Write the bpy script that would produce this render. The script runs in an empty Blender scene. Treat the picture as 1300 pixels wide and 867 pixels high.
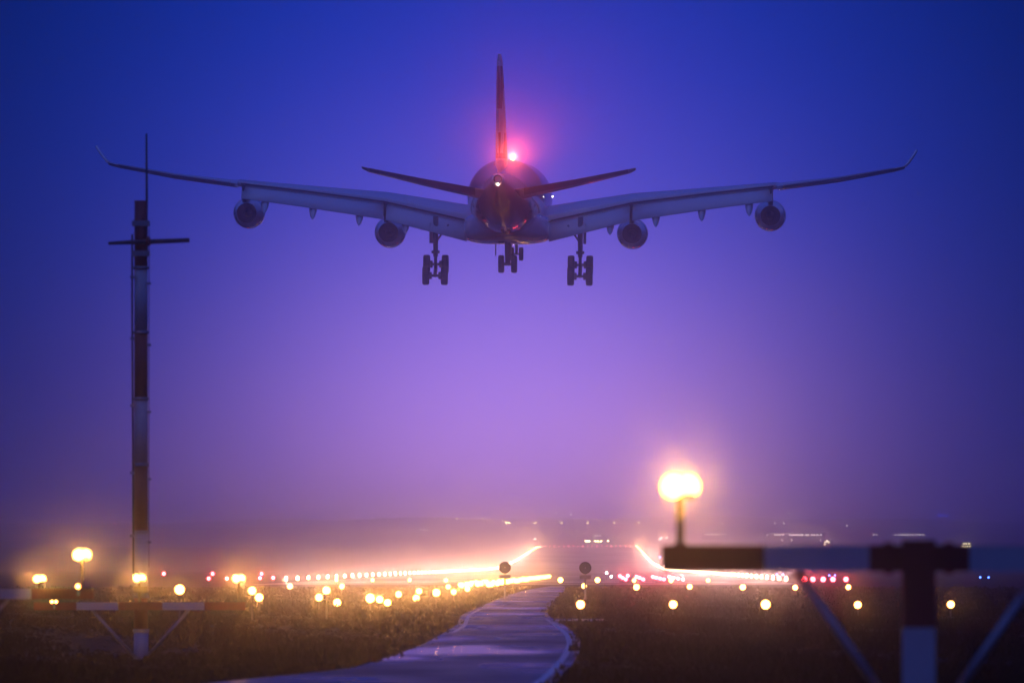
import bpy, math, random
import numpy as np
from mathutils import Vector, Matrix

random.seed(7)
rng = np.random.default_rng(7)
R = math.radians
SC = bpy.context.scene
COL = SC.collection

# ------------------------------------------------------------------ camera
CAM_H = 1.75
HORIZON = 715.7            # picture row of the level horizon (1300 x 867 frame)
FPX = 300.0 / 36.0 * 1300  # focal length in picture columns
cam = bpy.data.cameras.new('camera')
cam.lens = 300.0
cam.sensor_width = 36.0
cam.clip_start = 1.0
cam.clip_end = 20000.0
cam.shift_y = (HORIZON - 433.5) / 1300.0
cam.dof.use_dof = True
cam.dof.focus_distance = 640.0
cam.dof.aperture_fstop = 4.0
cam.dof.aperture_blades = 8
camo = bpy.data.objects.new('camera', cam)
camo.location = (0, 0, CAM_H)
camo.rotation_euler = (R(90), 0, 0)
COL.objects.link(camo)
SC.camera = camo

# ------------------------------------------------------------------ sky
GLOWS = [(0.0, 2.3, 3.0, (.000, .038, .52)), (0.0, .1, 1.7, (.72, .34, .78))]
world = bpy.data.worlds.new('World')
SC.world = world
world.use_nodes = True
wn, wl = world.node_tree.nodes, world.node_tree.links
wn.clear()
w_out = wn.new('ShaderNodeOutputWorld')
w_bg = wn.new('ShaderNodeBackground')
w_bg.inputs['Strength'].default_value = 1.0
w_tc = wn.new('ShaderNodeTexCoord')
w_sep = wn.new('ShaderNodeSeparateXYZ')
w_ramp = wn.new('ShaderNodeValToRGB')
wl.new(w_tc.outputs['Generated'], w_sep.inputs[0])
wl.new(w_sep.outputs['Z'], w_ramp.inputs[0])
# deep blue dusk, a little lighter towards the horizon
SKY = [(0.0, (.006, .008, .070)), (.03, (.001, .006, .055)), (.08, (.000, .005, .050)), (.16, (.014, .032, .26)), (1.0, (.026, .062, .42))]
els = w_ramp.color_ramp.elements
while len(els) < len(SKY):
    els.new(.5)
for e, (p, c) in zip(els, SKY):
    e.position = p
    e.color = (*c, 1)
# glow painted into the sky over the runway end, standing in for lamp-lit mist: a wide blue lobe and a smaller violet one
def glow(az, el, sigma, col):
    v = wn.new('ShaderNodeVectorMath'); v.operation = 'DOT_PRODUCT'
    a_, e_ = math.radians(az), math.radians(el)
    v.inputs[1].default_value = (math.sin(a_)*math.cos(e_), math.cos(a_)*math.cos(e_), math.sin(e_))
    wl.new(w_tc.outputs['Generated'], v.inputs[0])
    k = wn.new('ShaderNodeMath'); k.operation = 'MULTIPLY_ADD'
    kk = 2.0 / math.radians(sigma)**2
    k.inputs[1].default_value = kk; k.inputs[2].default_value = -kk
    wl.new(v.outputs['Value'], k.inputs[0])
    x = wn.new('ShaderNodeMath'); x.operation = 'EXPONENT'
    wl.new(k.outputs[0], x.inputs[0])
    m = wn.new('ShaderNodeVectorMath'); m.operation = 'SCALE'
    m.inputs[0].default_value = col
    wl.new(x.outputs[0], m.inputs['Scale'])
    return m.outputs[0]
acc = w_ramp.outputs[0]
for g_ in GLOWS:
    ad = wn.new('ShaderNodeVectorMath'); ad.operation = 'ADD'
    wl.new(acc, ad.inputs[0]); wl.new(glow(*g_), ad.inputs[1])
    acc = ad.outputs[0]
wl.new(acc, w_bg.inputs['Color'])
wl.new(w_bg.outputs[0], w_out.inputs[0])

# added fill light: very weak and broad, from behind the camera onto the aircraft
twilight_fill = bpy.data.lights.new('twilight_fill', 'SUN')
twilight_fill.energy = 0.14
twilight_fill.angle = R(60)
twilight_fill.color = (.45, .52, 1.0)
twilight_fill_o = bpy.data.objects.new('twilight_fill', twilight_fill)
twilight_fill_o.rotation_euler = (R(40), 0, R(-25))
COL.objects.link(twilight_fill_o)

SC.view_settings.view_transform = 'Standard'
SC.view_settings.look = 'None'
SC.view_settings.exposure = 0.0
SC.view_settings.gamma = 1.0
SC.view_settings.use_curve_mapping = False
SC.render.engine = 'CYCLES'
cy = SC.cycles
cy.use_denoising = True
cy.denoiser = 'OPENIMAGEDENOISE'
cy.use_light_tree = True
cy.use_adaptive_sampling = False
cy.max_bounces = 8
cy.diffuse_bounces = 2
cy.glossy_bounces = 3
cy.transmission_bounces = 2
cy.volume_bounces = 5
cy.sample_clamp_indirect = 10.0
cy.sample_clamp_direct = 0.0
cy.caustics_reflective = False
cy.caustics_refractive = False

HAZE_DENSITY = 2.1e-4
HAZE_G = 0.975
HAZE_DENSITY2 = 2.5e-4
HAZE_G2 = 0.997
HAZE_COL = (.96, .92, .98)

# ------------------------------------------------------------------ helpers
def at(px, py, d):
    """a point d metres ahead that shows at column px, row py"""
    return Vector(((px - 650.0) / FPX * d, d, CAM_H + (HORIZON - py) / FPX * d))

def sstep(a, b, x):
    t = min(1.0, max(0.0, (x - a) / (b - a)))
    return t * t * (3 - 2 * t)

def profile(y):
    if y < 2100: return 0.0
    if y < 2968: return 3.85e-6 * (y - 2100) ** 2
    if y < 3955: return 2.9 + .00668 * (y - 2968)
    return 9.49 + 31.0 * sstep(4000, 7900, y)

def ground_z(x, y):
    z = profile(y)
    if y > 4100:
        z += sstep(4100, 7500, y) * (2.2*math.sin(x*.0061+1.0) + 1.6*math.sin(x*.017+y*.004) + 1.2*math.sin(x*.031-y*.003))
    z -= .42 * math.exp(-((x + 9) / 5.0) ** 2 - ((y - 190) / 38.0) ** 2)
    return z

RX0, RDX = -5.9, 0.01034        # runway centre line: x = RX0 + RDX * y
def rwx(y): return RX0 + RDX * y

class MB:
    def __init__(s): s.v, s.f, s.sm = [], [], []
    def add(s, v, f, smooth=False):
        o = len(s.v)
        s.v += [tuple(p) for p in v]
        s.f += [tuple(i + o for i in q) for q in f]
        s.sm += [smooth] * len(f)
        return s
    def box(s, lo, hi, m=None):
        x0, y0, z0 = lo; x1, y1, z1 = hi
        v = [Vector(p) for p in ((x0,y0,z0),(x1,y0,z0),(x1,y1,z0),(x0,y1,z0),(x0,y0,z1),(x1,y0,z1),(x1,y1,z1),(x0,y1,z1))]
        if m: v = [m @ p for p in v]
        return s.add(v, [(3,2,1,0),(4,5,6,7),(0,1,5,4),(1,2,6,5),(2,3,7,6),(3,0,4,7)])
    def tube(s, pts, rad, n=12, cap=True):
        pts = [Vector(p) for p in pts]
        if not isinstance(rad, (list, tuple)): rad = [rad] * len(pts)
        rings = []
        for i, p in enumerate(pts):
            d = (pts[min(i+1, len(pts)-1)] - pts[max(i-1, 0)]).normalized()
            a = d.cross(Vector((0,0,1)))
            if a.length < 1e-3: a = d.cross(Vector((0,1,0)))
            a.normalize(); b = d.cross(a)
            rings.append([p + (a*math.cos(2*math.pi*k/n) + b*math.sin(2*math.pi*k/n))*rad[i] for k in range(n)])
        return s.loft(rings, cap)
    def loft(s, rings, cap=True, smooth=True):
        n = len(rings[0]); v = [p for r in rings for p in r]; f = []
        for i in range(len(rings)-1):
            for k in range(n):
                k2 = (k+1) % n
                f.append((i*n+k, i*n+k2, (i+1)*n+k2, (i+1)*n+k))
        s.add(v, f, smooth)
        if cap:
            s.add(rings[0], [tuple(range(n-1, -1, -1))]); s.add(rings[-1], [tuple(range(n))])
        return s
    def lathe_y(s, c, prof, n=24, cap=(False, False)):
        """revolve (y, r) round the y axis through c"""
        rings = [[(c[0]+r*math.cos(2*math.pi*k/n), c[1]+y, c[2]+r*math.sin(2*math.pi*k/n)) for k in range(n)] for y, r in prof]
        s.loft(rings, False)
        if cap[0]: s.add(rings[0], [tuple(range(n))])
        if cap[1]: s.add(rings[-1], [tuple(range(n-1,-1,-1))])
        return s
    def lathe_z(s, c, prof, n=16, cap=True):
        rings = [[(c[0]+r*math.cos(2*math.pi*k/n), c[1]+r*math.sin(2*math.pi*k/n), c[2]+z) for k in range(n)] for z, r in prof]
        return s.loft(rings, cap)
    def lathe_x(s, c, prof, n=24, cap=True):
        rings = [[(c[0]+x, c[1]+r*math.cos(2*math.pi*k/n), c[2]+r*math.sin(2*math.pi*k/n)) for k in range(n)] for x, r in prof]
        return s.loft(rings, cap)
    def mesh(s, name):
        me = bpy.data.meshes.new(name)
        me.from_pydata(s.v, [], s.f)
        me.polygons.foreach_set('use_smooth', s.sm)
        me.update()
        import bmesh
        bm = bmesh.new(); bm.from_mesh(me)
        bmesh.ops.remove_doubles(bm, verts=bm.verts, dist=1e-5)
        bmesh.ops.recalc_face_normals(bm, faces=bm.faces)
        bm.to_mesh(me); bm.free()
        return me
    def build(s, name, mat, parent=None):
        me = s.mesh(name)
        me.materials.append(mat)
        return link(name, me, parent)

def link(name, data, parent=None, loc=None):
    o = bpy.data.objects.new(name, data)
    COL.objects.link(o)
    if parent: o.parent = parent
    if loc is not None: o.location = loc
    return o

def tag(o, label=None, cat=None, group=None, kind=None):
    if label: o['label'] = label
    if cat: o['category'] = cat
    if group: o['group'] = group
    if kind: o['kind'] = kind
    return o

def empty(name, loc):
    o = link(name, None, None, loc)
    o.empty_display_size = .2
    return o

def copy_tree(o, parent=None):
    c = o.copy(); COL.objects.link(c); c.parent = parent
    for ch in o.children:
        copy_tree(ch, c)
    return c

# ------------------------------------------------------------------ materials
def mat(name, base, rough=.5, metal=0.0, spec=.5, coat=0.0, noise=0.0, nscale=4.0, bump=0.0):
    m = bpy.data.materials.new(name); m.use_nodes = True
    n, l = m.node_tree.nodes, m.node_tree.links
    b = n['Principled BSDF']
    b.inputs['Base Color'].default_value = (*base, 1)
    b.inputs['Roughness'].default_value = rough
    b.inputs['Metallic'].default_value = metal
    b.inputs['Specular IOR Level'].default_value = spec
    b.inputs['Coat Weight'].default_value = coat
    b.inputs['Coat Roughness'].default_value = .06
    if noise or bump:
        tc = n.new('ShaderNodeTexCoord'); nz = n.new('ShaderNodeTexNoise')
        nz.inputs['Scale'].default_value = nscale; nz.inputs['Detail'].default_value = 6
        l.new(tc.outputs['Object'], nz.inputs['Vector'])
        if noise:
            mx = n.new('ShaderNodeMix'); mx.data_type = 'RGBA'
            mx.inputs[6].default_value = (*[c*(1-noise) for c in base], 1)
            mx.inputs[7].default_value = (*[min(1, c*(1+noise)) for c in base], 1)
            l.new(nz.outputs[0], mx.inputs[0]); l.new(mx.outputs[2], b.inputs['Base Color'])
        if bump:
            bp = n.new('ShaderNodeBump'); bp.inputs['Strength'].default_value = bump
            l.new(nz.outputs[0], bp.inputs['Height']); l.new(bp.outputs[0], b.inputs['Normal'])
    return m

def emit(name, col, strength):
    m = bpy.data.materials.new(name); m.use_nodes = True
    n, l = m.node_tree.nodes, m.node_tree.links
    n.clear()
    o = n.new('ShaderNodeOutputMaterial'); e = n.new('ShaderNodeEmission')
    e.inputs[0].default_value = (*col, 1); e.inputs[1].default_value = strength
    l.new(e.outputs[0], o.inputs[0])
    m.cycles.emission_sampling = 'NONE'      # the lamps' own spots carry their light
    return m

M = {
    'white': mat('aircraft_white_paint', (.80, .81, .84), .10, coat=1.0, noise=.05, nscale=.7),
    'wing': mat('aircraft_grey_paint', (.62, .63, .66), .22, coat=.5, noise=.07, nscale=.8),
    'red': mat('aircraft_red_paint', (.40, .012, .016), .3, coat=.4),
    'metal': mat('bare_metal', (.55, .55, .57), .3, metal=1.0),
    'dark': mat('dark_metal', (.045, .042, .045), .5, noise=.3, nscale=3),
    'soot': mat('sooty_metal', (.012, .011, .011), .7),
    'gear': mat('gear_grey', (.10, .10, .105), .45, noise=.3, nscale=4),
    'tyre': mat('tyre_rubber', (.012, .012, .012), .8),
    'mred': mat('mast_red_paint', (.17, .018, .012), .55, noise=.2, nscale=5),
    'mwhite': mat('mast_white_paint', (.38, .40, .43), .5, noise=.12, nscale=5),
    'galv': mat('galvanised_steel', (.28, .29, .31), .45, metal=.6, noise=.25, nscale=9),
    'housing': mat('lamp_housing', (.10, .075, .03), .5, noise=.2, nscale=8),
    'yellow': mat('lamp_yellow_paint', (.45, .26, .03), .5, noise=.15, nscale=8),
    'cable': mat('black_cable', (.015, .015, .015), .6),
    'line': mat('road_white_line', (.55, .56, .58), .6, noise=.25, nscale=3),
    'wall': mat('far_building_wall', (.04, .04, .045), .9),
    'amber': emit('lens_amber_white', (1.0, .42, .09), 15),
    'far_amber': emit('lens_far_amber', (1.0, .70, .34), 60),
    'edge_white': emit('lens_edge_white', (1.0, .60, .28), 22),
    'edge_yellow': emit('lens_edge_yellow', (1.0, .55, .10), 40),
    'green': emit('lens_green', (.25, 1.0, .75), 14),
    'red_l': emit('lens_red', (1.0, .05, .07), 30),
    'red_end': emit('lens_red_end', (1.0, .10, .16), 14),
    'blue_l': emit('lens_blue', (.08, .2, 1.0), 12),
    'town_y': emit('lens_town_yellow', (1.0, .72, .25), 70),
    'town_w': emit('lens_town_white', (1.0, .80, .72), 30),
    'town_yw': emit('lit_yellow_window', (1.0, .75, .4), 9),
    'inspect': emit('lens_inspection', (1.0, .9, .8), 9),
    'town_win': emit('lit_window', (1.0, .80, .75), 7),
    'blue_sign': emit('blue_sign_face', (.01, .08, 1.0), 4),
    'tail_l': emit('lens_tail_white', (1.0, .80, .55), 40),
    'beacon_l': emit('lens_beacon_red', (1.0, .35, .06), 60),
}

# fin paint: red with a white equal-armed cross, pale cap
def fin_paint():
    m = mat('fin_paint', (.4, .012, .016), .28, coat=.4)
    n, l = m.node_tree.nodes, m.node_tree.links
    tc = n.new('ShaderNodeTexCoord'); sp = n.new('ShaderNodeSeparateXYZ')
    l.new(tc.outputs['Object'], sp.inputs[0])
    def op(k, a, b=None):
        q = n.new('ShaderNodeMath'); q.operation = k
        for i, x in enumerate((a, b)):
            if x is None: continue
            if isinstance(x, (int, float)): q.inputs[i].default_value = x
            else: l.new(x, q.inputs[i])
        return q.outputs[0]
    y = op('ABSOLUTE', op('SUBTRACT', sp.outputs['Y'], -27.1))
    z = op('ABSOLUTE', op('SUBTRACT', sp.outputs['Z'], 5.4))
    bar1 = op('MULTIPLY', op('LESS_THAN', y, 2.75), op('LESS_THAN', z, .85))
    bar2 = op('MULTIPLY', op('LESS_THAN', y, 1.0), op('LESS_THAN', z, 2.3))
    w = op('MAXIMUM', bar1, bar2)
    w = op('MAXIMUM', w, op('LESS_THAN', sp.outputs['Z'], 2.72))
    w = op('MAXIMUM', w, op('GREATER_THAN', sp.outputs['Z'], 9.25))
    mx = n.new('ShaderNodeMix'); mx.data_type = 'RGBA'
    mx.inputs[6].default_value = (.36, .010, .016, 1); mx.inputs[7].default_value = (.72, .73, .76, 1)
    l.new(w, mx.inputs[0]); l.new(mx.outputs[2], n['Principled BSDF'].inputs['Base Color'])
    return m
M['fin'] = fin_paint()

def ground_mat():
    m = mat('field_soil_and_grass', (.03, .03, .015), .9)
    n, l = m.node_tree.nodes, m.node_tree.links
    b = n['Principled BSDF']
    tc = n.new('ShaderNodeTexCoord')
    a = n.new('ShaderNodeTexNoise'); a.inputs['Scale'].default_value = .08; a.inputs['Detail'].default_value = 8
    c = n.new('ShaderNodeTexNoise'); c.inputs['Scale'].default_value = 3.0; c.inputs['Detail'].default_value = 6
    l.new(tc.outputs['Object'], a.inputs[0]); l.new(tc.outputs['Object'], c.inputs[0])
    r = n.new('ShaderNodeValToRGB')
    r.color_ramp.elements[0].position = .35; r.color_ramp.elements[0].color = (.010, .008, .006, 1)
    r.color_ramp.elements[1].position = .7; r.color_ramp.elements[1].color = (.018, .015, .010, 1)
    mx = n.new('ShaderNodeMath'); mx.operation = 'ADD'
    h = n.new('ShaderNodeMath'); h.operation = 'MULTIPLY'; h.inputs[1].default_value = .5
    l.new(a.outputs[0], mx.inputs[0]); l.new(c.outputs[0], mx.inputs[1]); l.new(mx.outputs[0], h.inputs[0])
    l.new(h.outputs[0], r.inputs[0]); l.new(r.outputs[0], b.inputs['Base Color'])
    bp = n.new('ShaderNodeBump'); bp.inputs['Strength'].default_value = .8; bp.inputs['Distance'].default_value = .08
    l.new(c.outputs[0], bp.inputs['Height']); l.new(bp.outputs[0], b.inputs['Normal'])
    b.inputs['Specular IOR Level'].default_value = .15
    return m
M['ground'] = ground_mat()

def road_mat(name, base, r0, r1, scale):
    m = mat(name, base, .4)
    n, l = m.node_tree.nodes, m.node_tree.links
    b = n['Principled BSDF']
    tc = n.new('ShaderNodeTexCoord')
    mp = n.new('ShaderNodeMapping'); mp.inputs['Scale'].default_value = scale
    l.new(tc.outputs['Object'], mp.inputs[0])
    a = n.new('ShaderNodeTexNoise'); a.inputs['Scale'].default_value = 1.0; a.inputs['Detail'].default_value = 5
    l.new(mp.outputs[0], a.inputs[0])
    r = n.new('ShaderNodeMapRange'); r.inputs[1].default_value = .38; r.inputs[2].default_value = .66
    r.inputs[3].default_value = r0; r.inputs[4].default_value = r1
    l.new(a.outputs[0], r.inputs[0]); l.new(r.outputs[0], b.inputs['Roughness'])
    g = n.new('ShaderNodeTexNoise'); g.inputs['Scale'].default_value = 40.0; g.inputs['Detail'].default_value = 3
    l.new(tc.outputs['Object'], g.inputs[0])
    bp = n.new('ShaderNodeBump'); bp.inputs['Strength'].default_value = .25; bp.inputs['Distance'].default_value = .006
    l.new(g.outputs[0], bp.inputs['Height']); l.new(bp.outputs[0], b.inputs['Normal'])
    c = n.new('ShaderNodeMix'); c.data_type = 'RGBA'
    c.inputs[6].default_value = (*[q*.6 for q in base], 1); c.inputs[7].default_value = (*[q*1.3 for q in base], 1)
    l.new(a.outputs[0], c.inputs[0]); l.new(c.outputs[2], b.inputs['Base Color'])
    return m
M['road'] = road_mat('wet_asphalt', (.035, .035, .038), .12, .50, (.22, .05, 1))
M['runway'] = road_mat('runway_asphalt', (.045, .045, .047), .3, .6, (.05, .01, 1))
M['grass'] = mat('grass_blades', (.018, .015, .009), .8, spec=.1, noise=.5, nscale=.5)

# ------------------------------------------------------------------ ground, roads, runway
xs = sorted(set([-2400,-1600,-1000,-850,-700,-600,-550,-500,-450,-400,-360,-330,-300,-270,-240,-210,-180,-150,-120,-90,-60,-45] + list(range(-36, 37, 3)) + [45,60,90,120,150,180,210,240,270,300,330,360,400,450,500,550,600,700,850,1000,1600,2400]))
ys = sorted(set([-200,-60,0,40,70,90] + list(range(100, 300, 8)) + list(range(300, 800, 50)) + list(range(800, 4000, 60)) + list(range(4000, 9001, 100))))
gv = [(x, y, ground_z(x, y)) for y in ys for x in xs]
nx = len(xs)
gf = [(j*nx+i, j*nx+i+1, (j+1)*nx+i+1, (j+1)*nx+i) for j in range(len(ys)-1) for i in range(nx-1)]
me = bpy.data.meshes.new('ground'); me.from_pydata(gv, [], gf); me.polygons.foreach_set('use_smooth', [True]*len(gf)); me.materials.append(M['ground'])
tag(link('ground', me), kind='structure')

LEFT = [(40,900),(200,878),(330,863),(444,851),(496,834),(534,818),(565,803),(579,796),(586,782),(617,768),(634.5,759.5),(665.6,750),(686,746.6),(700,744.2)]
RIGHT = [(640,900),(690,880),(709,867),(717.5,858),(733,837),(738,820),(733,808),(714,794),(702,787),(695,782),(697,771.5),(705.5,761),(714,754),(717.5,747),(716,744.2)]
def on_ground(px, py):
    d = CAM_H * FPX / (py - HORIZON)
    return ((px-650)/FPX*d, d)
GL = sorted([on_ground(*p) for p in LEFT], key=lambda p: p[1])
GR = sorted([on_ground(*p) for p in RIGHT], key=lambda p: p[1])
def interp(tab, y):
    return float(np.interp(y, [p[1] for p in tab], [p[0] for p in tab]))
def smooth_edge(tab, y):
    w = max(5.0, y * .045)
    return sum(interp(tab, y + k*w)*g for k, g in ((-1,1),(-.66,2),(-.33,3),(0,4),(.33,3),(.66,2),(1,1))) / 16
RY = np.concatenate([np.linspace(104, 300, 70), np.linspace(306, 660, 50)])
def strip(name, ysamp, fl, fr, zoff, m):
    v, f = [], []
    for y in ysamp:
        a, b = fl(y), fr(y)
        for t in (0, .25, .5, .75, 1):
            x = a + (b-a)*t
            v.append((x, y, ground_z(x, y) + zoff))
    for j in range(len(ysamp)-1):
        for i in range(4):
            f.append((j*5+i, j*5+i+1, (j+1)*5+i+1, (j+1)*5+i))
    me = bpy.data.meshes.new(name); me.from_pydata(v, [], f); me.polygons.foreach_set('use_smooth', [True]*len(f)); me.materials.append(m)
    return link(name, me)
el = lambda y: smooth_edge(GL, y)
er = lambda y: smooth_edge(GR, y)
tag(strip('service_road', RY, el, er, .05, M['road']), kind='structure')
tag(strip('road_edge_line', np.linspace(112, 262, 60), lambda y: er(y)-.30, lambda y: er(y)-.18, .056, M['line']), kind='structure')
tag(strip('road_edge_line', np.linspace(215, 320, 40), lambda y: el(y)+.18, lambda y: el(y)+.30, .056, M['line']), kind='structure')
# a narrow side track off to the right and a cross road at the far end
tag(strip('side_track', np.linspace(258, 268, 4), lambda y: er(y)-.1, lambda y: er(y)+1.6, .03, M['road']), kind='structure')
RWY = np.concatenate([np.linspace(700, 2000, 30), np.linspace(2040, 3990, 60)])
tag(strip('runway', RWY, lambda y: rwx(y)-23, lambda y: rwx(y)+23, .05, M['runway']), kind='structure')
for k in range(12):       # threshold stripes
    o = (k-5.5)*3.4 + (1.7 if k > 5 else -1.7)
    tag(strip('threshold_stripe', np.linspace(792, 822, 3), lambda y: rwx(y)+o-.9, lambda y: rwx(y)+o+.9, .06, M['line']), kind='structure')

# rough grass on both sides of the road
def grass():
    n = 52000
    u = rng.random(n)
    d = 104 * (620/104) ** (u**1.15)
    x = (rng.random(n)-.5) * (d*.135 + 3)
    L = np.array([el(t) for t in np.linspace(100, 660, 300)]); RR = np.array([er(t) for t in np.linspace(100, 660, 300)])
    tl = np.interp(d, np.linspace(100, 660, 300), L); tr = np.interp(d, np.linspace(100, 660, 300), RR)
    keep = (x < tl+.05*rng.standard_normal(n)) | (x > tr+.05*rng.standard_normal(n))
    keep &= ~((d > 257) & (d < 269) & (x > tr) & (x < tr+1.6))
    d, x = d[keep], x[keep]; n = len(d)
    z = np.array([ground_z(a, b) for a, b in zip(x, d)])
    V = np.zeros((n*9, 3)); 
    h = (.07 + .13*rng.random(n)**2) * (1 + .8*np.sin(x*.9+d*.11)*np.sin(d*.05))
    for k in range(3):
        a = rng.random(n)*math.pi
        w = (.03 + d*.00016)
        bx = x + rng.standard_normal(n)*.09; by = d + rng.standard_normal(n)*.09
        ln = rng.standard_normal((n, 2))*.06
        i = np.arange(n)*9 + k*3
        V[i] = np.stack([bx-np.cos(a)*w, by-np.sin(a)*w, z-.01], 1)
        V[i+1] = np.stack([bx+np.cos(a)*w, by+np.sin(a)*w, z-.01], 1)
        V[i+2] = np.stack([bx+ln[:,0], by+ln[:,1], z+h*(.6+.6*rng.random(n))], 1)
    me = bpy.data.meshes.new('grass')
    me.from_pydata(V.tolist(), [], np.arange(n*9).reshape(-1, 3).tolist())
    me.materials.append(M['grass'])
    tag(link('grass', me), 'rough dark grass on both sides of the service road', 'grass', kind='stuff')
grass()

# ------------------------------------------------------------------ the airliner
def airliner():
    root = empty('airliner', (0, 0, 0))
    tag(root, 'four-engined white airliner with red tail, landing with wheels down', 'airplane')
    W, G = M['white'], M['wing']
    # fuselage
    st = [(-32.2,1.22,.30),(-31.2,1.13,.52),(-29.5,.98,.86),(-27,.76,1.28),(-24,.52,1.72),(-21,.32,2.10),(-18,.16,2.40),(-15,.06,2.62),(-12,.01,2.76),(-9,0,2.82),
          (0,0,2.82),(12,0,2.82),(21,0,2.82),(24,-.04,2.74),(27,-.18,2.40),(29,-.38,1.85),(30.4,-.55,1.15),(31.1,-.66,.62),(31.45,-.7,.12)]
    n = 48
    rings = [[(r*math.cos(2*math.pi*k/n), y, cz + r*math.sin(2*math.pi*k/n)) for k in range(n)] for y, cz, r in st]
    fus = MB().loft(rings).build('fuselage', W, root)
    MB().lathe_y((0,-32.25,1.22), [(.03,.30),(-.10,.29),(-.12,.24),(.25,.22)], 20, (False, True)).build('exhaust_ring', M['dark'], fus)
    # belly fairing
    n = 40; rings = []
    for y, w, zb in [(11.5,1.2,-2.55),(10.4,2.3,-2.95),(8.5,2.95,-3.25),(6,3.2,-3.42),(0,3.25,-3.46),(-5,3.25,-3.46),(-8,3.1,-3.42),(-10.2,2.6,-3.2),(-11.8,1.7,-2.9),(-12.6,.9,-2.6)]:
        zt = -1.1; hc = (zt+zb)/2; hh = (zt-zb)/2; r = []
        for k in range(n):
            t = 2*math.pi*k/n; c, s = math.cos(t), math.sin(t); e = .52
            r.append((w*math.copysign(abs(c)**e, c), y, hc + hh*math.copysign(abs(s)**e, s)))
        rings.append(r)
    MB().loft(rings).build('belly_fairing', W, fus)
    # aerofoil
    fr = [1,.9,.75,.6,.45,.3,.18,.09,.03,.008,0]
    def th(f): return 5*(.2969*math.sqrt(f) - .126*f - .3516*f*f + .2843*f**3 - .1036*f**4)
    def section(xc, yle, c, zte, inc, t, fte=1.0, cam=.012, axis='z'):
        up, lo = [], []
        for f0 in fr:
            f = f0 * fte
            k = th(f)*t + (.002 if f0 == 1 else 0); m_ = cam*4*f*(1-f)
            for lst, s in ((up, 1), (lo, -1)):
                dz = (fte - f)*c*math.sin(inc) + (m_ + s*k)*c
                y = yle - f*c*math.cos(inc)
                lst.append((xc, y, zte + dz) if axis == 'z' else (dz, y, xc))
        return up + lo[::-1][1:] if fte == 1.0 and False else up + lo[-2::-1]
    # x, y of leading edge, chord, z at trailing edge, twist (deg), thickness
    WS = [(1.5,8.6,11.6,-2.02,4.0,.13),(3.0,7.9,11.2,-1.80,4.0,.13),(6.0,6.1,9.9,-1.12,3.6,.125),(9.2,4.2,8.3,-.40,3.0,.12),(14.5,1.0,6.6,.30,1.6,.11),(19.9,-2.2,5.1,.92,.3,.105),
          (20.0,-2.26,5.08,.93,-1.2,.105),(24.5,-5.0,3.9,1.55,-2.8,.10),(28.6,-7.4,2.9,2.28,-3.6,.095),(29.3,-8.0,2.4,2.42,-3.6,.09)]
    def winterp(x):
        cols = list(zip(*WS))
        return [float(np.interp(x, cols[0], cols[i])) for i in range(1, 6)]
    for s in (-1, 1):
        def sec(x, fte):
            yl, c, zt, inc, t = winterp(x)
            return [(s*p[0], p[1], p[2]) for p in section(x, yl, c, zt, R(inc), t, fte)]
        xs_ = [1.5,3,4.5,6,7.6,9.2,11,13,15,17,19.9]
        wing = MB().loft([sec(x, .80) for x in xs_]).build('wing', G, root)
        MB().loft([sec(x, 1.0) for x in (19.901,20.2,22,24.5,26.5,28.6,29.3)]).build('outer_wing', G, wing)
        # aileron hinge line, drooping control surface; shade of the wing underside painted in dark
        def ail(x):
            yl, c, zt, inc, t = winterp(x)
            ch = .26*c
            return [(s*x, yl - c*.985 + .10, zt+.05), (s*x, yl-c-.02, zt-.02), (s*x, yl-c-.02, zt-.19), (s*x, yl-c+ch, zt-.12)]
        MB().loft([ail(x) for x in (20.4,22.5,24.6,26.6,28.5)], smooth=False).build('shaded_aileron', M['dark'], wing)
        # flaps, two panels, let down
        def flap(x, drop):
            yl, c, zt, inc, t = winterp(x)
            fc = .12*c + .95; a = R(34)
            y0, z0 = yl - .80*c + .15, zt - .17
            pts = []
            for u, e in ((0,0),(.06,.07),(.25,.105),(.55,.085),(1,.01),(1,-.01),(.55,-.02),(.25,-.06),(.06,-.05)):
                pts.append((s*x, y0 - u*fc*math.cos(a) + e*fc*math.sin(a)*-1, z0 - u*fc*math.sin(a) + e*fc*math.cos(a)))
            return pts
        MB().loft([flap(x, 0) for x in (3.05,5,7,9.05)]).build('flap', G, wing)
        MB().loft([flap(x, 0) for x in (9.25,12,15,17.5,19.6)]).build('flap', G, wing)
        # spoiler trailing edge: dark strip painted in as the shaded gap over the flaps
        def gap(x):
            yl, c, zt, inc, t = winterp(x)
            y = yl - .80*c - .02
            ztop = zt + 5*t*c*(.2969*math.sqrt(.8)-.126*.8-.3516*.64+.2843*.512-.1036*.4096)*.2 
            z1 = zt + .02*c*.4
            return [(s*x, y, z1+.05), (s*x, y-.02, z1-.09), (s*x, y+.08, z1-.09), (s*x, y+.08, z1+.05)]
        MB().loft([gap(x) for x in (3.05,6,9.2,12,15,17.5,19.7)], smooth=False).build('flap_gap_shade', M['dark'], wing)
        # flap track fairings
        for fx in (7.6, 11.0, 14.4, 17.9):
            yl, c, zt, inc, t = winterp(fx)
            fc = .12*c + .95
            yb, zb = yl - .80*c, zt
            path = [(fx*s, yb+2.3, zb-.42), (fx*s, yb+1.0, zb-.68), (fx*s, yb-.1, zb-.98), (fx*s, yb-.9, zb-1.32), (fx*s, yb-1.5, zb-1.66), (fx*s, yb-1.9, zb-1.95)]
            rr = [.06,.26,.32,.30,.20,.03]
            rings = []
            for p, r in zip(path, rr):
                rings.append([(p[0]+r*.95*math.cos(2*math.pi*k/14), p[1], p[2]+r*1.15*math.sin(2*math.pi*k/14)) for k in range(14)])
            MB().loft(rings).build('flap_track_fairing', G, wing)
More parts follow.
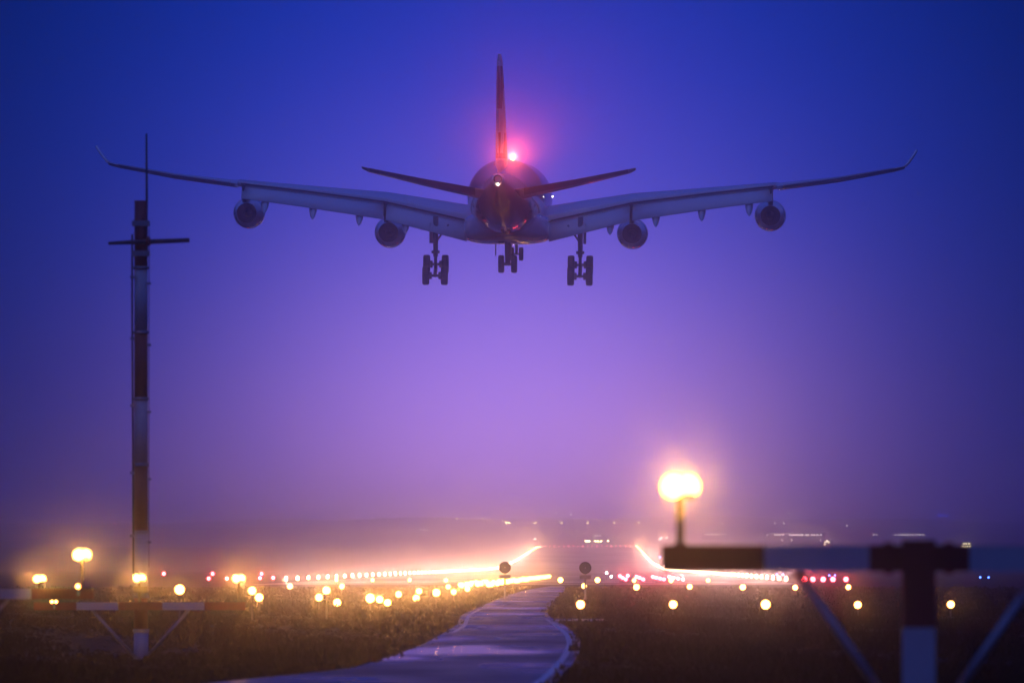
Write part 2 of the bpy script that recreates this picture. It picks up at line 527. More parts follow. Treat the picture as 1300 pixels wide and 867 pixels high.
        # winglet
        yl, c, zt, inc, t = winterp(29.3)
        wl_ = []
        for x, z, y0, ch in ((29.3,zt,yl,2.4),(29.5,zt+.2,yl-.25,2.1),(29.85,zt+.68,yl-.9,1.5),(30.15,zt+1.2,yl-1.6,.75)):
            wl_.append([(s*(x+ox), y0-u*ch, z+oz) for u, ox, oz in ((0,0,0),(.3,-.09,.07),(1,-.02,.02),(1,.02,-.02),(.3,.09,-.07))])
        MB().loft(wl_).build('winglet', W, wing)
        # engines
        for ex, ey, ez in ((9.15, 6.6, -2.62), (19.5, .9, -1.22)):
            c = (s*ex, ey, ez)
            eng = MB().lathe_y(c, [(-2.75,.735),(-2.3,.84),(-1.5,.99),(-.5,1.12),(.6,1.175),(1.6,1.16),(2.3,1.09),(2.6,1.0),(2.62,.93),(2.4,.88),(1.4,.86)], 40).build('engine', W, root)
            MB().lathe_y(c, [(-2.752,.735),(-2.76,.715),(-2.3,.74),(-.6,.80)], 40, (False, True)).build('exhaust_nozzle', M['soot'], eng)
            MB().lathe_y(c, [(-2.2,.02),(-1.9,.16),(-1.2,.30),(-.6,.34)], 24).build('exhaust_plug', M['soot'], eng)
            MB().lathe_y(c, [(1.4,.86),(1.45,.3),(1.9,.02)], 30).build('fan', M['dark'], eng)
            yl, ch, zt, inc, t = winterp(ex)
            top = zt + ch*math.sin(R(inc))*.8
            prof = [(ey+2.0, ez+1.1, .05), (ey+.6, ez+1.15, .2), (ey-1.6, ez+.9, .2), (yl-.45*ch, zt-.30, .17), (yl-.72*ch, zt-.55, .07)]
            rings = []
            for y, zb, w in prof:
                zt2 = max(zb+.1, min(top+.15, zt+.35)) if y < yl+.4 else zb + .28
                rings.append([(s*ex-w, y, zb), (s*ex+w, y, zb), (s*ex+w*.8, y, zt2), (s*ex-w*.8, y, zt2)])
            MB().loft(rings, smooth=False).build('pylon', G, eng)
            # aft end of the pylon below the flap gap
            MB().loft([[(s*ex-w, y, zb), (s*ex+w, y, zb), (s*ex+w, y, zt+.02), (s*ex-w, y, zt+.02)] for y, w, zb in ((yl-.5*ch,.16,ez+.75),(yl-.8*ch,.13,zt-1.05 if ex < 10 else zt-.95),(yl-.8*ch-.6,.05,zt-.5))], smooth=False).build('pylon_tail', M['dark'], eng)
        # horizontal stabiliser
        ss = []
        for x, y0, c, z, t in ((.9,-21.9,5.9,.48,.11),(1.6,-22.4,5.6,.58,.105),(5.5,-25.1,4.0,1.25,.10),(9.3,-27.8,2.5,1.98,.09),(9.75,-28.7,1.6,2.08,.07)):
            ss.append([(s*p[0], p[1], p[2]) for p in section(x, y0, c, z, R(-5.5), t, 1.0, -.006)])
        tail = MB().loft(ss).build('horizontal_stabiliser', G, root)
        hs = []
        for x, y0, c, z in ((1.75,-22.5,5.55,.61),(5.5,-25.1,4.0,1.25),(9.2,-27.73,2.54,1.96)):
            hs.append([(s*x, y0-.70*c, z-.02*c+.0), (s*x, y0-.70*c, z-.10*c*.9), (s*x, y0-1.006*c, z-.012), (s*x, y0-1.006*c, z+.008)])
        MB().loft(hs, smooth=False).build('shaded_elevator', M['dark'], tail)  # dark colour stands for the shaded underside of the tailplane
    # fin and rudder
    def fin_sec(z, y0, c, t, f0, f1):
        pts = []
        for i in range(9):
            f = f0 + (f1-f0)*i/8; k = max(.004, th(f)*t*c)
            pts.append((k, y0-f*c, z))
        for i in range(8, -1, -1):
            f = f0 + (f1-f0)*i/8; k = max(.004, th(f)*t*c)
            pts.append((-k, y0-f*c, z))
        return pts
    FS = [(1.4,-17.6,10.6,0.085),(2.6,-19.2,9.2,.092),(4.0,-20.8,8.1,.096),(6.0,-23.1,6.7,.10),(8.0,-25.4,5.3,.10),(9.6,-27.2,4.2,.095),(10.1,-28.1,3.3,.07)]
    fin = MB().loft([fin_sec(z, y, c, t, .002, .70) for z, y, c, t in FS]).build('fin', M['fin'], root)
    MB().loft([fin_sec(z, y, c, t*.96, .705, 1.0) for z, y, c, t in FS[1:-1]]).build('rudder', M['fin'], fin)
    # landing gear
    def wheel(parent, c, r, w):
        wo = MB().lathe_x(c, [(-w/2*.55,r*.62),(-w/2,r*.72),(-w/2,r*.88),(-w/2*.7,r*.985),(0,r),(w/2*.7,r*.985),(w/2,r*.88),(w/2,r*.72),(w/2*.55,r*.62)], 28).build('wheel', M['tyre'], parent)
        MB().lathe_x(c, [(-w/2*.7,r*.30),(-w/2*.62,r*.58),(w/2*.62,r*.58),(w/2*.7,r*.30)], 18).build('rim', M['gear'], wo)
    for s in (-1, 1):
        gx, gy = s*5.38, -2.6
        g = empty('main_landing_gear', (0,0,0)); g.parent = root
        MB().tube([(gx,gy,-1.4),(gx,gy,-3.0),(gx,gy,-4.4)], [.20,.19,.17]).tube([(gx,gy,-4.4),(gx,gy,-5.5)], .12).tube([(gx-.30,gy,-4.05),(gx+.30,gy,-4.05)], .11).build('strut', M['gear'], g)
        MB().tube([(gx-s*.1,gy,-3.2),(gx-s*.95,gy+.3,-2.0)], .075).build('side_brace', M['gear'], g)
        MB().tube([(gx,gy-.05,-3.4),(gx,gy+1.9,-2.0)], .07).build('drag_brace', M['gear'], g)
        MB().tube([(gx,gy-.18,-4.4),(gx,gy-.55,-4.85),(gx,gy-.14,-5.3)], .06).build('torque_link', M['gear'], g)
        MB().box((-.02,-.75,-.75),(.02,.75,.75), Matrix.Translation((gx+s*.33,gy+.2,-2.65)) @ Matrix.Rotation(R(8*s), 4, 'Z')).build('gear_door', G, g)
        ta = R(25); hb = .99
        fa, ra = (gy+hb*math.cos(ta), -5.38+hb*math.sin(ta)), (gy-hb*math.cos(ta), -5.38-hb*math.sin(ta))
        MB().tube([(gx,ra[0],ra[1]),(gx,fa[0],fa[1])], .14).build('bogie_beam', M['gear'], g)
        for y, z in (fa, ra):
            MB().tube([(gx-.55,y,z),(gx+.55,y,z)], .10).build('axle', M['gear'], g)
            for q in (-1, 1):
                wheel(g, (gx+q*.69,y,z), .70, .50)
                MB().lathe_x((gx+q*.36,y,z), [(-.12,.20),(-.10,.27),(.10,.27),(.12,.20)], 16).build('brake_pack', M['gear'], g)
    g = empty('centre_landing_gear', (0,0,0)); g.parent = root
    MB().tube([(.05,-2.9,-2.8),(.03,-3.0,-4.0),(0,-3.1,-4.9)], [.30,.26,.2]).tube([(-.5,-3.1,-4.92),(.5,-3.1,-4.92)], .12).build('strut', M['gear'], g)
    MB().tube([(0,-3.0,-4.2),(0,-.9,-3.2)], .07).build('drag_brace', M['gear'], g)
    for q in (-1, 1): wheel(g, (q*.48,-3.1,-4.92), .66, .44)
    MB().box((-.92,-3.8,-4.30),(-.87,-2.2,-3.40)).build('gear_door', G, g)
    g = empty('nose_landing_gear', (0,0,0)); g.parent = root
    MB().tube([(0,24.0,-2.3),(0,24.0,-4.25)], [.15,.11]).tube([(-.4,24,-4.25),(.4,24,-4.25)], .08).build('strut', M['gear'], g)
    MB().tube([(0,24,-3.3),(0,25.6,-2.4)], .06).build('drag_brace', M['gear'], g)
    for q in (-1, 1): wheel(g, (q*.36,24.0,-4.25), .52, .34)
    for q in (-1, 1): MB().box((q*.55-.015,23.2,-3.5),(q*.55+.015,25.0,-2.5)).build('gear_door', W, g)
    # lights
    bc = MB().lathe_z((0,9.5,2.80), [(0,.13),(.12,.12),(.2,.06)], 12).build('anti_collision_beacon', M['beacon_l'], root)
    l = bpy.data.lights.new('beacon_lamp', 'SPOT'); l.energy = BEACON_W; l.color = (1.0, .09, .06); l.shadow_soft_size = .12
    l.spot_size = R(178); l.spot_blend = .04
    lo = link('beacon_lamp', l, bc, (0,9.5,3.12)); lo.rotation_euler = (R(180+2.3), 0, 0)
    MB().lathe_y((0,-32.1,.82), [(-.16,.02),(-.12,.055),(.1,.06)], 12).build('tail_light', M['tail_l'], root)
    MB().lathe_y((3.3,-2.5,.10), [(-.1,.02),(-.07,.05),(.1,.06)], 10).build('wing_inspection_light', M['inspect'], root)
    for s, m_ in ((-1,'red_l'),(1,'green')):
        MB().lathe_y((s*29.35,-8.2,2.5), [(-.1,.03),(0,.06),(.12,.03)], 8).build('navigation_light', M[m_], root)
    return root

BEACON_W = 6500.0
plane = airliner()
plane.location = (-.22, 637.0, 29.05)
plane.rotation_euler = (R(2.25), R(.35), R(-1.4))

# ------------------------------------------------------------------ airfield lamps
_spots = {}
def spot(name, parent, loc, col, watt, size=34, tilt=4.0, rad=.1):
    k = (col, watt, size)
    if k not in _spots:
        l = bpy.data.lights.new(name, 'SPOT'); l.energy = watt; l.color = col
        l.spot_size = R(size); l.spot_blend = 1.0; l.shadow_soft_size = rad
        _spots[k] = l
    o = link(name, _spots[k], parent, loc)
    o.rotation_euler = (R(-90-tilt), 0, 0)
    return o

_cache = {}
def cached(key, fn):
    if key not in _cache: _cache[key] = fn()
    return _cache[key]

AMB = (1.0, .42, .08)
RADW, TWINW, EDGEW = 200.0, 280.0, 1900.0

def head_mesh(r):       # bowl shaped lamp body looking towards -y
    return MB().lathe_y((0,0,0), [(-.02,r*1.12),(.0,r*1.16),(.05,r*1.1),(.13,r*.8),(.19,r*.4),(.21,r*.1)], 18, (False, True)).mesh('lamp_housing')
def lens_mesh(r):
    return MB().lathe_y((0,0,0), [(-.055,r*.05),(-.05,r*.4),(-.035,r*.75),(-.01,r)], 18, (True, False)).mesh('lens')

def setmat(me, m):
    if not me.materials: me.materials.append(m)
    return me

def ground_lamp(name, px, py, d, r, label, cat, group, lens='amber', col=AMB, watt=RADW, head='housing', tilt=4.0, size=12, hmin=.12):
    """one lamp head on its own short post standing on the ground"""
    p = at(px, py, d)
    gz = ground_z(p.x, p.y)
    h = max(hmin, p.z - gz)
    o = empty(name, (p.x, p.y, gz)); tag(o, label, cat, group)
    hh = round(h, 2)
    post = cached(('post', hh), lambda: setmat(MB().lathe_z((0,.06,0), [(-.03,.10),(.03,.10),(.035,.028),(hh-.02,.024)], 10).mesh('post'), M['dark']))
    link('post', post, o)
    hd = link('lamp_housing', cached(('head', r, head), lambda: setmat(head_mesh(r), M[head])), o, (0,0,h))
    link('lens', cached(('lens', r, lens), lambda: setmat(lens_mesh(r), M[lens])), hd)
    if watt: spot('lamp_light', hd, (0,-.12,0), col, watt, size, tilt)
    return o

def twin_lamp(p, stem, label, group, r=.085, watt=None):
    """two lamp heads side by side on one stem rising from a bar; p is the lens centre"""
    o = empty('approach_light', (p.x, p.y, p.z - stem)); tag(o, label, 'airfield light', group)
    st = MB().lathe_z((0,.07,0), [(0,.05),(.02,.05),(.025,.032),(stem-.1,.03),(stem-.06,.045)], 12).box((-.11,.04,stem-.09),(.11,.10,stem-.05))
    st.build('stem', M['housing'], o)
    for s in (-1, 1):
        hd = link('lamp_housing', cached(('head', r, 'y'), lambda: setmat(head_mesh(r), M['housing'])), o, (s*.056,.0 if s < 0 else .10,stem))
        link('lens', cached(('lens', r, 'twin'), lambda: setmat(lens_mesh(r), M['amber'])), hd)
    spot('lamp_light', o, (0,-.13,stem), AMB, watt or TWINW, 16, 4.5)
    return o

# --- stand 1: big blurred stand at right, closest to the camera
def stand(name, label, d, bar_py, bar_px, post_px, bar_w, post_w, bands, post_bands, brace, group, zbase=None):
    """red and white banded crossbar on a post with two braces"""
    c = at(post_px, bar_py, d)
    gz = ground_z(c.x, c.y) if zbase is None else zbase
    o = empty(name, (c.x, c.y, gz)); tag(o, label, 'light stand', group)
    zb = c.z - gz
    for a, b, k in bands:
        xa, xb = at(a, bar_py, d).x - c.x, at(b, bar_py, d).x - c.x
        t = bar_w/2 * (1.04 if k == 'mred' else 1.0)
        MB().box((xa, -t, zb-t), (xb, t, zb+t)).build('bar_band', M[k], o)
    for a, b, k in post_bands:
        t = post_w/2 * (1.03 if k == 'mred' else 1.0)
        MB().box((-t, -t*1.02-.02, a), (t, t*1.02-.02, b)).build('post_band', M[k], o)
    for s in (-1, 1):
        MB().tube([(s*brace[0], .02, zb-bar_w/2), (s*post_w*.4, .02, brace[1])], .033, 10).build('brace', M['galv'], o)
    MB().box((-post_w*1.3, -post_w*1.3, -.05), (post_w*1.3, post_w*1.3, .03)).build('base_plate', M['galv'], o)
    for s in (-1, 1):
        MB().box((s*post_w*.95-.03, -bar_w*.62, zb-bar_w*.62), (s*post_w*.95+.03, bar_w*.62, zb+bar_w*.62)).build('clamp', M['mred'], o)
    return o

d1 = 62.0
z1 = at(0, 708, d1).z
stand('crossbar_stand', 'large blurred red and white banded crossbar stand at right, nearest the camera', d1, 708.5, 0, 1166, .185, .23,
      [(840,970,'mred'),(970,1103,'mwhite'),(1103,1230,'mred'),(1230,1362,'mwhite'),(1362,1490,'mred')],
      [(0,.45,'mred'),(.45,1.29,'mwhite'),(1.29,z1+.13,'mred')], (.88, .55), 'approach light crossbar stands')
twin_lamp(at(864, 617, d1), (708.5-617)/FPX*d1 - .09, 'largest, brightest lamp of all, on a stem above the big banded crossbar at right', 'twin lamps on the crossbars', watt=520.0)

# --- stand 2: bar entering from the left edge
d2 = 145.0
z2 = at(0, 753.5, d2).z
stand('crossbar_stand', 'banded crossbar stand cut off by the left edge of the picture', d2, 753.5, 0, -60, .17, .22,
      [(-245,-150,'mred'),(-150,-98,'mwhite'),(-98,-22,'mred'),(-22,40,'mwhite'),(40,119,'mred')],
      [(0,.45,'mred'),(.45,.95,'mwhite'),(.95,z2+.1,'mred')], (.95, .3), 'approach light crossbar stands')
twin_lamp(at(104, 704, d2), (753.5-704)/FPX*d2 - .085, 'bright twin lamp raised on a stem at the right end of the left-edge crossbar', 'twin lamps on the crossbars', r=.10)

# --- stand 3: banded antenna mast with crossbar
d3 = 190.0
def mast():
    base = at(179, 838, d3); gz = ground_z(base.x, base.y)
    def Z(py): return at(179, py, d3).z - gz
    def X(px): return (px-179)/FPX*d3
    o = empty('antenna_mast', (base.x, base.y, gz))
    tag(o, 'tall red and white banded mast with whip antenna and side arms at left', 'mast')
    edges = [255,340,422,506,590,675,757,800,845]
    for i in range(8):
        r0, r1 = .146 + .002*i, .148 + .002*i
        k = 'mred' if i % 2 == 0 else 'mwhite'
        za, zb = Z(edges[i+1]), Z(edges[i])
        if i == 7: za = -.1
        MB().lathe_z((0,0,0), [(za,r1),(zb,r0)], 18).build('mast_band', M[k], o)
        MB().lathe_z((0,0,0), [(za-.03,r1+.025),(za+.03,r1+.025)], 18).build('flange', M['galv'], o) if i < 7 else None
    # antenna whip
    MB().tube([(X(186.5),-.05,Z(318)),(X(186.5),-.05,Z(255)),(X(186),-.05,Z(170))], [.03,.028,.022], 8).build('whip_antenna', M['dark'], o)
    for py in (284, 322):
        MB().box((X(168),-.20,Z(py)-.06),(X(190),.20,Z(py)+.06)).build('clamp', M['galv'], o)
    MB().tube([(X(138),-.22,Z(309.5)),(X(168),-.22,Z(308)),(X(190),-.22,Z(307.5)),(X(241),-.22,Z(305.5))], [.035,.05,.055,.05], 8).build('side_arm', M['dark'], o)
    MB().tube([(X(186),-.22,Z(307)),(X(191.5),-.22,Z(307))], [.12,.10], 10).build('arm_bracket', M['mred'], o)
    MB().tube([(X(168),-.08,Z(298)),(X(168),-.1,Z(400)),(X(169),-.1,Z(560)),(X(169.5),-.1,Z(735))], .022, 8).build('cable_conduit', M['cable'], o)
    MB().tube([(X(189.5),-.05,Z(290)),(X(189.3),-.05,Z(430)),(X(189),-.05,Z(720))], .009, 6).build('cable', M['cable'], o)
    for py in (352,430,515,600,680):
        MB().box((X(165.5),-.18,Z(py)-.03),(X(171),-.03,Z(py)+.03)).build('cable_clip', M['galv'], o)
        MB().box((X(187),-.1,Z(py+8)-.025),(X(192),0,Z(py+8)+.025)).build('cable_clip', M['galv'], o)
    # crossbar with lamps
    for a, b, k in ((44,98,'mred'),(98,151,'mwhite'),(151,207,'mred'),(207,260,'mwhite'),(260,312,'mred')):
        t = .085*(1.04 if k == 'mred' else 1)
        MB().box((X(a),-.25-t,Z(769)-t),(X(b),-.25+t,Z(769)+t)).build('bar_band', M[k], o)
    for s in (-1, 1):
        MB().tube([(s*1.08,-.25,Z(774)),(s*.12,-.2,Z(834))], .035, 8).build('brace', M['galv'], o)
    MB().box((-.24,-.24,-.08),(.24,.24,.05)).build('base_plate', M['galv'], o)
    MB().box((-.16,-.30,Z(752)),(.16,-.16,Z(744))).build('junction_box', M['housing'], o)
    return o
mast()
for px, py, w in ((51,734.5,'left'),(177.5,733.5,'middle'),(303.5,734,'right')):
    p = at(px, py, d3); p.y -= .25
    twin_lamp(p, (769-py)/FPX*d3 - .085, {'left':'twin lamp on the left end of the bar on the banded mast',
              'middle':'twin lamp in front of the foot of the banded mast',
              'right':'twin lamp on the right end of the bar on the banded mast'}[w], 'twin lamps on the crossbars')
# two little lamps on the bars at left
def bar_lamp(px, py, d, label, r, twin=False):
    p = at(px, py, d)
    o = empty('marker_light', p); tag(o, label, 'marker light')
    for q in ((-.035, .035) if twin else (0,)):
        hd = link('lamp_housing', cached(('head', r, 'm'), lambda: setmat(head_mesh(r), M['housing'])), o, (q*1.3,0,0))
        link('lens', cached(('lens', r, 'm'), lambda: setmat(lens_mesh(r), M['amber'])), hd)
    MB().box((-.02,.05,-.16),(.02,.17,.02)).build('bracket', M['galv'], o)
    return o
bar_lamp(68.5, 763.5, d3-.6, 'small double marker lamp on the dark left end of the mast crossbar', .035, True)
bar_lamp(99, 744, d2-.3, 'small single marker lamp beside the stem on the left-edge crossbar', .04)

# --- rows of single approach lamps
AG = 'approach lamps on short posts in the grass'
def row(pts, d, r, fmt, order, watt=RADW):
    for (px, py), w in zip(pts, order):
        ground_lamp('approach_light', px, py, d, round(r*random.choice((.86, .95, 1.0, 1.1)), 3), fmt.format(w), 'airfield light', AG, watt=watt)
N5 = ['leftmost', 'second', 'third', 'fourth', 'rightmost']
row([(737,767),(854.5,767),(972,767),(1089,767.5),(1207,767)], 278, .135, '{} lamp of the front row of five right of the road', ['leftmost','second from left','middle','fourth from left','rightmost'], RADW*.18)
row([(741.5,743.5),(808,745),(875.5,744.5),(943,745),(1009.5,745.5),(1077,745)], 485, .17, '{} lamp of the six in the second row at right', ['leftmost','second from left','third from left','fourth from left','fifth from left','rightmost'], RADW*.18)
row([(711.5,736),(758.5,736),(805,736.5),(852,736.5),(899,736.5)], 677, .19, '{} lamp of the faint third row right of the road end', ['leftmost','second from left','middle','fourth from left','rightmost'], RADW*.18)
row([(228,748),(320,749.5),(414.5,749)], 263, .135, '{} lamp of the three right of the banded mast, level with one another', ['leftmost','middle','rightmost'])
row([(329,758),(405,758),(470,759),(482,760.5)], 313, .15, '{} of four lamps in the low line left of the road', ['leftmost','second from left','third from left','rightmost'])
row([(428,764.5),(492,764.5),(554,752)], 330, .15, '{} of the three lowest lamps left of the road', ['leftmost','middle','rightmost'])
row([(506,754),(528.5,759),(532,750),(576,751)], 390, .14, '{} of four lamps scattered just left of the road bend', ['leftmost','second from left','third from left','rightmost'])
row([(368,744),(434,744),(569,744.5),(585,742),(593.5,747)], 480, .15, '{} of five small lamps behind the low line at left', ['leftmost','second from left','middle','fourth from left','rightmost'])
row([(427,736),(473,736),(520,736),(566.5,736.5)], 680, .16, '{} of four faint lamps just under the left runway edge lights', ['leftmost','second from left','third from left','rightmost'])
for k in range(36):            # dense line towards the threshold
    t = k/35
    px = 586 + 111*t**.85 + random.uniform(-2, 2)*(1-t); py = 742.5 - 11*t + random.uniform(-3, 2.4)*(1-t)
    d = CAM_H*.74*FPX/(py-HORIZON)
    ground_lamp('approach_light', px, py, d, .19, 'approach lamp in the dense glaring line running to the runway threshold', 'airfield light', 'dense approach line beside the road end', watt=2.4*RADW if k % 3 == 0 else 0)

# --- flash lamps, unlit round heads
def round_head(px, py, d, label):
    p = at(px, py, d); gz = ground_z(p.x, p.y); h = p.z - gz
    o = empty('flash_lamp', (p.x, p.y, gz)); tag(o, label, 'airfield light', 'unlit round lamp heads')
    MB().lathe_z((0,.1,0), [(-.04,.16),(.05,.16),(.06,.05),(h-.26,.045)], 12).build('post', M['galv'], o)
    MB().box((-.28,-.02,h-.55),(.28,.22,h-.36)).build('ballast_box', M['galv'], o)
    hd = MB().lathe_y((0,0,h), [(-.03,.255),(-.03,.29),(.02,.30),(.1,.26),(.2,.12),(.22,.02)], 28).build('lamp_housing', M['dark'], o)
    MB().lathe_y((0,0,h), [(-.01,.02),(-.015,.18),(-.025,.254)], 28).build('lens', M['gear'], hd)
round_head(641, 720, 420, 'unlit round lamp head against the left runway edge lights')
round_head(743, 720.5, 420, 'unlit round lamp head above the second-row lamp right of the road')

ORD = ['nearest', 'second nearest', 'third nearest', 'fourth nearest', 'fifth nearest', 'sixth nearest', 'seventh nearest', 'eighth nearest', 'ninth nearest', 'tenth nearest', 'eleventh nearest', 'twelfth nearest']
LTR = ['leftmost', 'second from left', 'third from left', 'fourth from left', 'fifth from left', 'sixth from left', 'seventh from left', 'eighth from left', 'ninth from left', 'rightmost']
# --- runway edge, threshold and end lights
def runway_light(x, y, lens, label, group, r=.16, watt=EDGEW, col=(1.0,.72,.42), h=.42, name='runway_edge_light'):
    gz = ground_z(x, y)
    o = empty(name, (x, y, gz)); tag(o, label, 'runway light', group)
    link('post', cached(('rwpost', h), lambda: setmat(MB().lathe_z((0,0,0), [(-.05,.12),(.03,.12),(.04,.04),(h-r*1.2,.04)], 8).mesh('post'), M['yellow'])), o)
    link('lens', cached(('rwlens', lens, r), lambda: setmat(MB().lathe_z((0,0,0), [(-r*1.4,r*.8),(-r*1.0,r),(r*.9,r*.85),(r*1.3,r*.3)], 10).mesh('lens'), M[lens])), o, (0,0,h))
    if watt: spot('lamp_light', o, (0,-r-.1,h), col, watt, 22, 3.5, .12)
def edge_watt(y, k):
    if y < 1150: return EDGEW*.13
    if y < 1700: return EDGEW*.4 if k % 2 == 0 else 0
    return EDGEW if k % 5 == 0 else 0
for s, side in ((-1,'left'),(1,'right')):
    y = 785.0; k = 0
    while y < 3960:
        x = rwx(y) + s*23.0
        lens = 'edge_yellow' if y > 3380 else 'edge_white'
        big = .14 + .04*min(1, (y-785)/1500)
        lab = ('yellow' if y > 3380 else 'white') + f' edge light in the {side} line of the runway rising into the distance'
        if k < 12: lab = f'{ORD[k]} white light of the {side} runway edge line'
        runway_light(x, y, 'green' if (k == 0 and s == -1) else lens, lab if not (k == 0 and s == -1) else 'pale greenish light at the near end of the left runway edge line',
                     f'{side} runway edge lights', r=round(big, 2), watt=edge_watt(y, k), col=(1.0,.5,.2) if y > 3380 else (1.0,.47,.36))
        y += 30.0; k += 1
for k in range(21):
    x = rwx(3962) - 22 + 44*k/20
    runway_light(x, 3962, 'red_end', 'tiny red light in the level row across the far runway end', 'red runway end lights', r=.28 if k % 3 == 0 else .18, watt=0, h=.6, name='runway_end_light')
REDC = (1.0, .03, .06)
for i, (px, py) in enumerate([(208,728),(265,734),(270,728),(288,734),(330,733.5),(332,728),(347,733)]):
    ground_lamp('red_side_light', px, py, 800, .17, f'{LTR[i]} of the seven red lights between mast and runway edge line', 'airfield light', 'red lights at the left', 'red_l', REDC, 40, 'dark')
for i, (px, py) in enumerate([(1021,735),(1032,735),(1045,735),(1057.5,735),(1074,735)]):
    ground_lamp('red_side_light', px, py, 800, .24, f'{LTR[i] if i < 4 else "rightmost"} of five red lights in the row under the blurred crossbar', 'airfield light', 'red lights under the crossbar', 'red_l', REDC, 90, 'dark')
for g, pts in enumerate([[(787,731),(790.5,733),(794.5,735),(797,730.5)],[(808,732),(812,733),(816.5,735)],[(829,732),(833,733),(838,734),(843,735)],[(850,732),(855,733),(861,734),(867,735)]]):
    for i, (px, py) in enumerate(pts):
        ground_lamp('red_side_light', px, py, 760, .17, f'{LTR[i]} red light of the {["leftmost", "second", "third", "rightmost"][g]} slanting red cluster right of the runway', 'airfield light', 'red clusters beside the runway', 'red_l', REDC, 50, 'dark')
for px, py in ((1244.5,732.5),(1255,732.5),(986,729),(994,729),(1053,730),(1060,730),(838,707)):
    ground_lamp('taxiway_light', px, py, 900, .09, 'tiny blue taxiway light in the field at right', 'airfield light', 'blue taxiway lights', 'blue_l', (0.1,.2,1), 0, 'dark')
for px, py in ((776,731.5),(770,727)):
    ground_lamp('marker_light', px, py, 900, .12, 'small pale light left of the red clusters', 'airfield light', 'pale lights by the red clusters', 'town_w', (1,.8,.7), 0, 'dark')

# ------------------------------------------------------------------ far hillside: street lamps and lit buildings
def hill_hit(px, py, h):
    d = 4000.0
    while d < 8800:
        p = at(px, py, d)
        if ground_z(p.x, d) >= p.z - h: return p, d
        d += 10
    return at(px, py, d), d
def street_lamp(px, py, label, group, lens, r=.5, h=8.0):
    p, d = hill_hit(px, py, h)
    gz = ground_z(p.x, p.y); hh = max(3.0, p.z - gz)
    o = empty('street_lamp', (p.x, p.y, gz)); tag(o, label, 'street lamp', group)
    hq = round(hh*2)/2
    link('post', cached(('sl', hq), lambda: setmat(MB().lathe_z((0,0,0), [(-.3,.14),(hq-.2,.07)], 8).mesh('post'), M['galv'])), o)
    link('lamp_head', cached(('slh', lens, r), lambda: setmat(MB().lathe_z((0,0,0), [(-r*.5,r*.3),(-r*.3,r),(r*.3,r),(r*.5,r*.3)], 10).mesh('lamp_head'), M[lens])), o, (0,0,hq))
for i, (px, py) in enumerate(((551,658),(580,658.5),(612.5,658.5),(643,663.5),(646.5,663.5),(679,663.5),(712.5,663.5),(746,663.5),(780,663.5),(811,663.5))):
    street_lamp(px, py, f'{LTR[i]} yellow street lamp in the spaced row on the far hillside', 'yellow hillside street lamps', 'town_y', .48)
for px, py in ((584,651),(706,650),(725,653),(799,653),(842,655),(917,664.5),(926,649.5),(1002,651.5),(995,664),(984,664),(679,683.5),(237,660),(223,661),(1075,667)):
    street_lamp(px, py, 'single pale street lamp scattered on the far hillside', 'pale hillside street lamps', 'town_w', .42)
street_lamp(146, 665, 'single reddish street lamp on the far hillside left of the mast', 'reddish hillside lamp', 'red_end', .5)
for px, py in ((534,672),(538,672.5),(542,673),(838,683.5),(839.5,683),(846,683),(744,706),(744.5,703),(748,704.8),(756,704.5),(759,704.5),(763,704.5),(745.5,698.5),(747,695.5),(743.5,711),(747,710.5),(772,709.5),(1050,688.5)):
    street_lamp(px, py, 'small lamp in a tight bunch low on the far hillside', 'bunched hillside lamps', 'town_w' if py < 700 else 'town_y', .4, 5.0)

def lit_building(px0, px1, pys, cols, label, lens, ww=.45, wh=.32):
    """a low block on the hillside with rows of lit windows"""
    pm, d = hill_hit((px0+px1)/2, max(pys)+.5, 3.0)
    s = d/FPX
    w = (px1-px0)*s; gz = ground_z(pm.x, d)
    ztop = at(0, min(pys), d).z - gz + .8
    o = empty('building', (pm.x, d, gz)); tag(o, label, 'building', 'lit buildings on the hillside')
    MB().box((-w/2-.6,0,-4),(w/2+.6,8,ztop)).build('wall', M['wall'], o)
    MB().box((-w/2-.8,-.2,ztop),(w/2+.8,8.2,ztop+.25)).build('roof', M['dark'], o)
    for r, py in enumerate(pys):
        z = at(0, py, d).z - gz
        for px in cols[r]:
            x = (px-650)*s - pm.x
            wo = MB().box((x-ww-.12,-.12,z-wh-.12),(x+ww+.12,-.02,z+wh+.12)).build('window', M['wall'], o)
            MB().box((x-ww,-.2,z-wh),(x+ww,-.13,z+wh)).build('pane', M[lens], wo)
lit_building(972,1046,[678.7,685.5],[[974,984,987,990,994,1003,1006,1009,1012,1015,1018,1024,1025.5,1031,1034,1038,1042],[993,1005,1042]], 'long low building with two rows of lit windows above the crossbar', 'town_win')
lit_building(1108,1116,[678.5],[[1109.5,1113]], 'small building with two lit windows just left of the post top', 'town_win')
lit_building(1136,1174,[678.7],[[1137,1141.5,1145,1148.5,1152,1155.5,1159,1164,1168,1172]], 'long building with a single row of lit windows above the post', 'town_win')
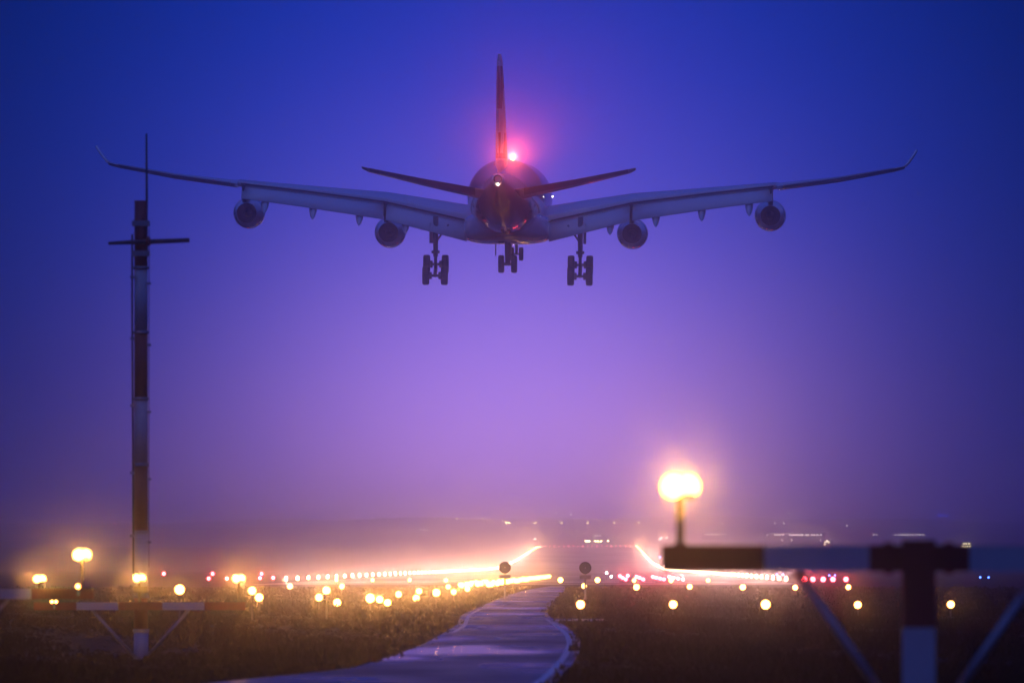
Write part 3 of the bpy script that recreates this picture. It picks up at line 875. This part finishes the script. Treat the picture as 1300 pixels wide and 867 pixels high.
lit_building(1221,1233,[690,693.8],[[1223.5,1226.5,1230],[1222,1225,1228,1231.5]], 'building with two short rows of lit windows right of the post', 'town_yw')
lit_building(1045,1056,[688,691],[[1048,1052],[1047]], 'building with a few yellow lit windows just above the crossbar', 'town_yw')
lit_building(893,925,[678],[[896,899,902,905,908,911,916,920]], 'dim pale lit building right of the brightest lamp', 'red_end' if False else 'town_win', .6, .25)
lit_building(753,766,[680],[[756,759,762]], 'faint pale building on the hillside above the runway end', 'town_win', .4, .2)
def blue_sign():
    p, d = hill_hit(1197, 661, 3.0)
    s = d/FPX; gz = ground_z(p.x, d); zc = at(0, 654, d).z - gz
    o = empty('lit_sign', (p.x, d, gz)); tag(o, 'blue lit sign board on the dark hillside at far right', 'sign')
    for q in (-2.5, 2.5): MB().box((q-.1,0,-1),(q+.1,.2,zc)).build('post', M['galv'], o)
    MB().box((-8*s,-.15,zc-2.0*s),(8*s,.25,zc+2.0*s)).build('board', M['dark'], o)
    MB().box((-7.6*s,-.25,zc-1.6*s),(7.6*s,-.16,zc+1.6*s)).build('sign_face', M['blue_sign'], o)
blue_sign()

# ------------------------------------------------------------------ haze
hz = MB().box((-2500,-260,-2.0),(2500,9100,46.0))
hm = bpy.data.materials.new('mist'); hm.use_nodes = True
hn, hl = hm.node_tree.nodes, hm.node_tree.links
hn.clear()
ho = hn.new('ShaderNodeOutputMaterial'); hv = hn.new('ShaderNodeVolumePrincipled')
hv2 = hn.new('ShaderNodeVolumePrincipled'); had = hn.new('ShaderNodeAddShader')
for q, dens, g in ((hv, HAZE_DENSITY, HAZE_G), (hv2, HAZE_DENSITY2, HAZE_G2)):     # wide haze, and a second volume added for tight lamp halos
    q.inputs['Color'].default_value = (*HAZE_COL, 1)
    q.inputs['Density'].default_value = dens
    q.inputs['Anisotropy'].default_value = g
hl.new(hv.outputs[0], had.inputs[0]); hl.new(hv2.outputs[0], had.inputs[1])
hl.new(had.outputs[0], ho.inputs['Volume'])
h = hz.build('haze', hm)
tag(h, 'evening mist over the airfield', 'haze', kind='stuff')
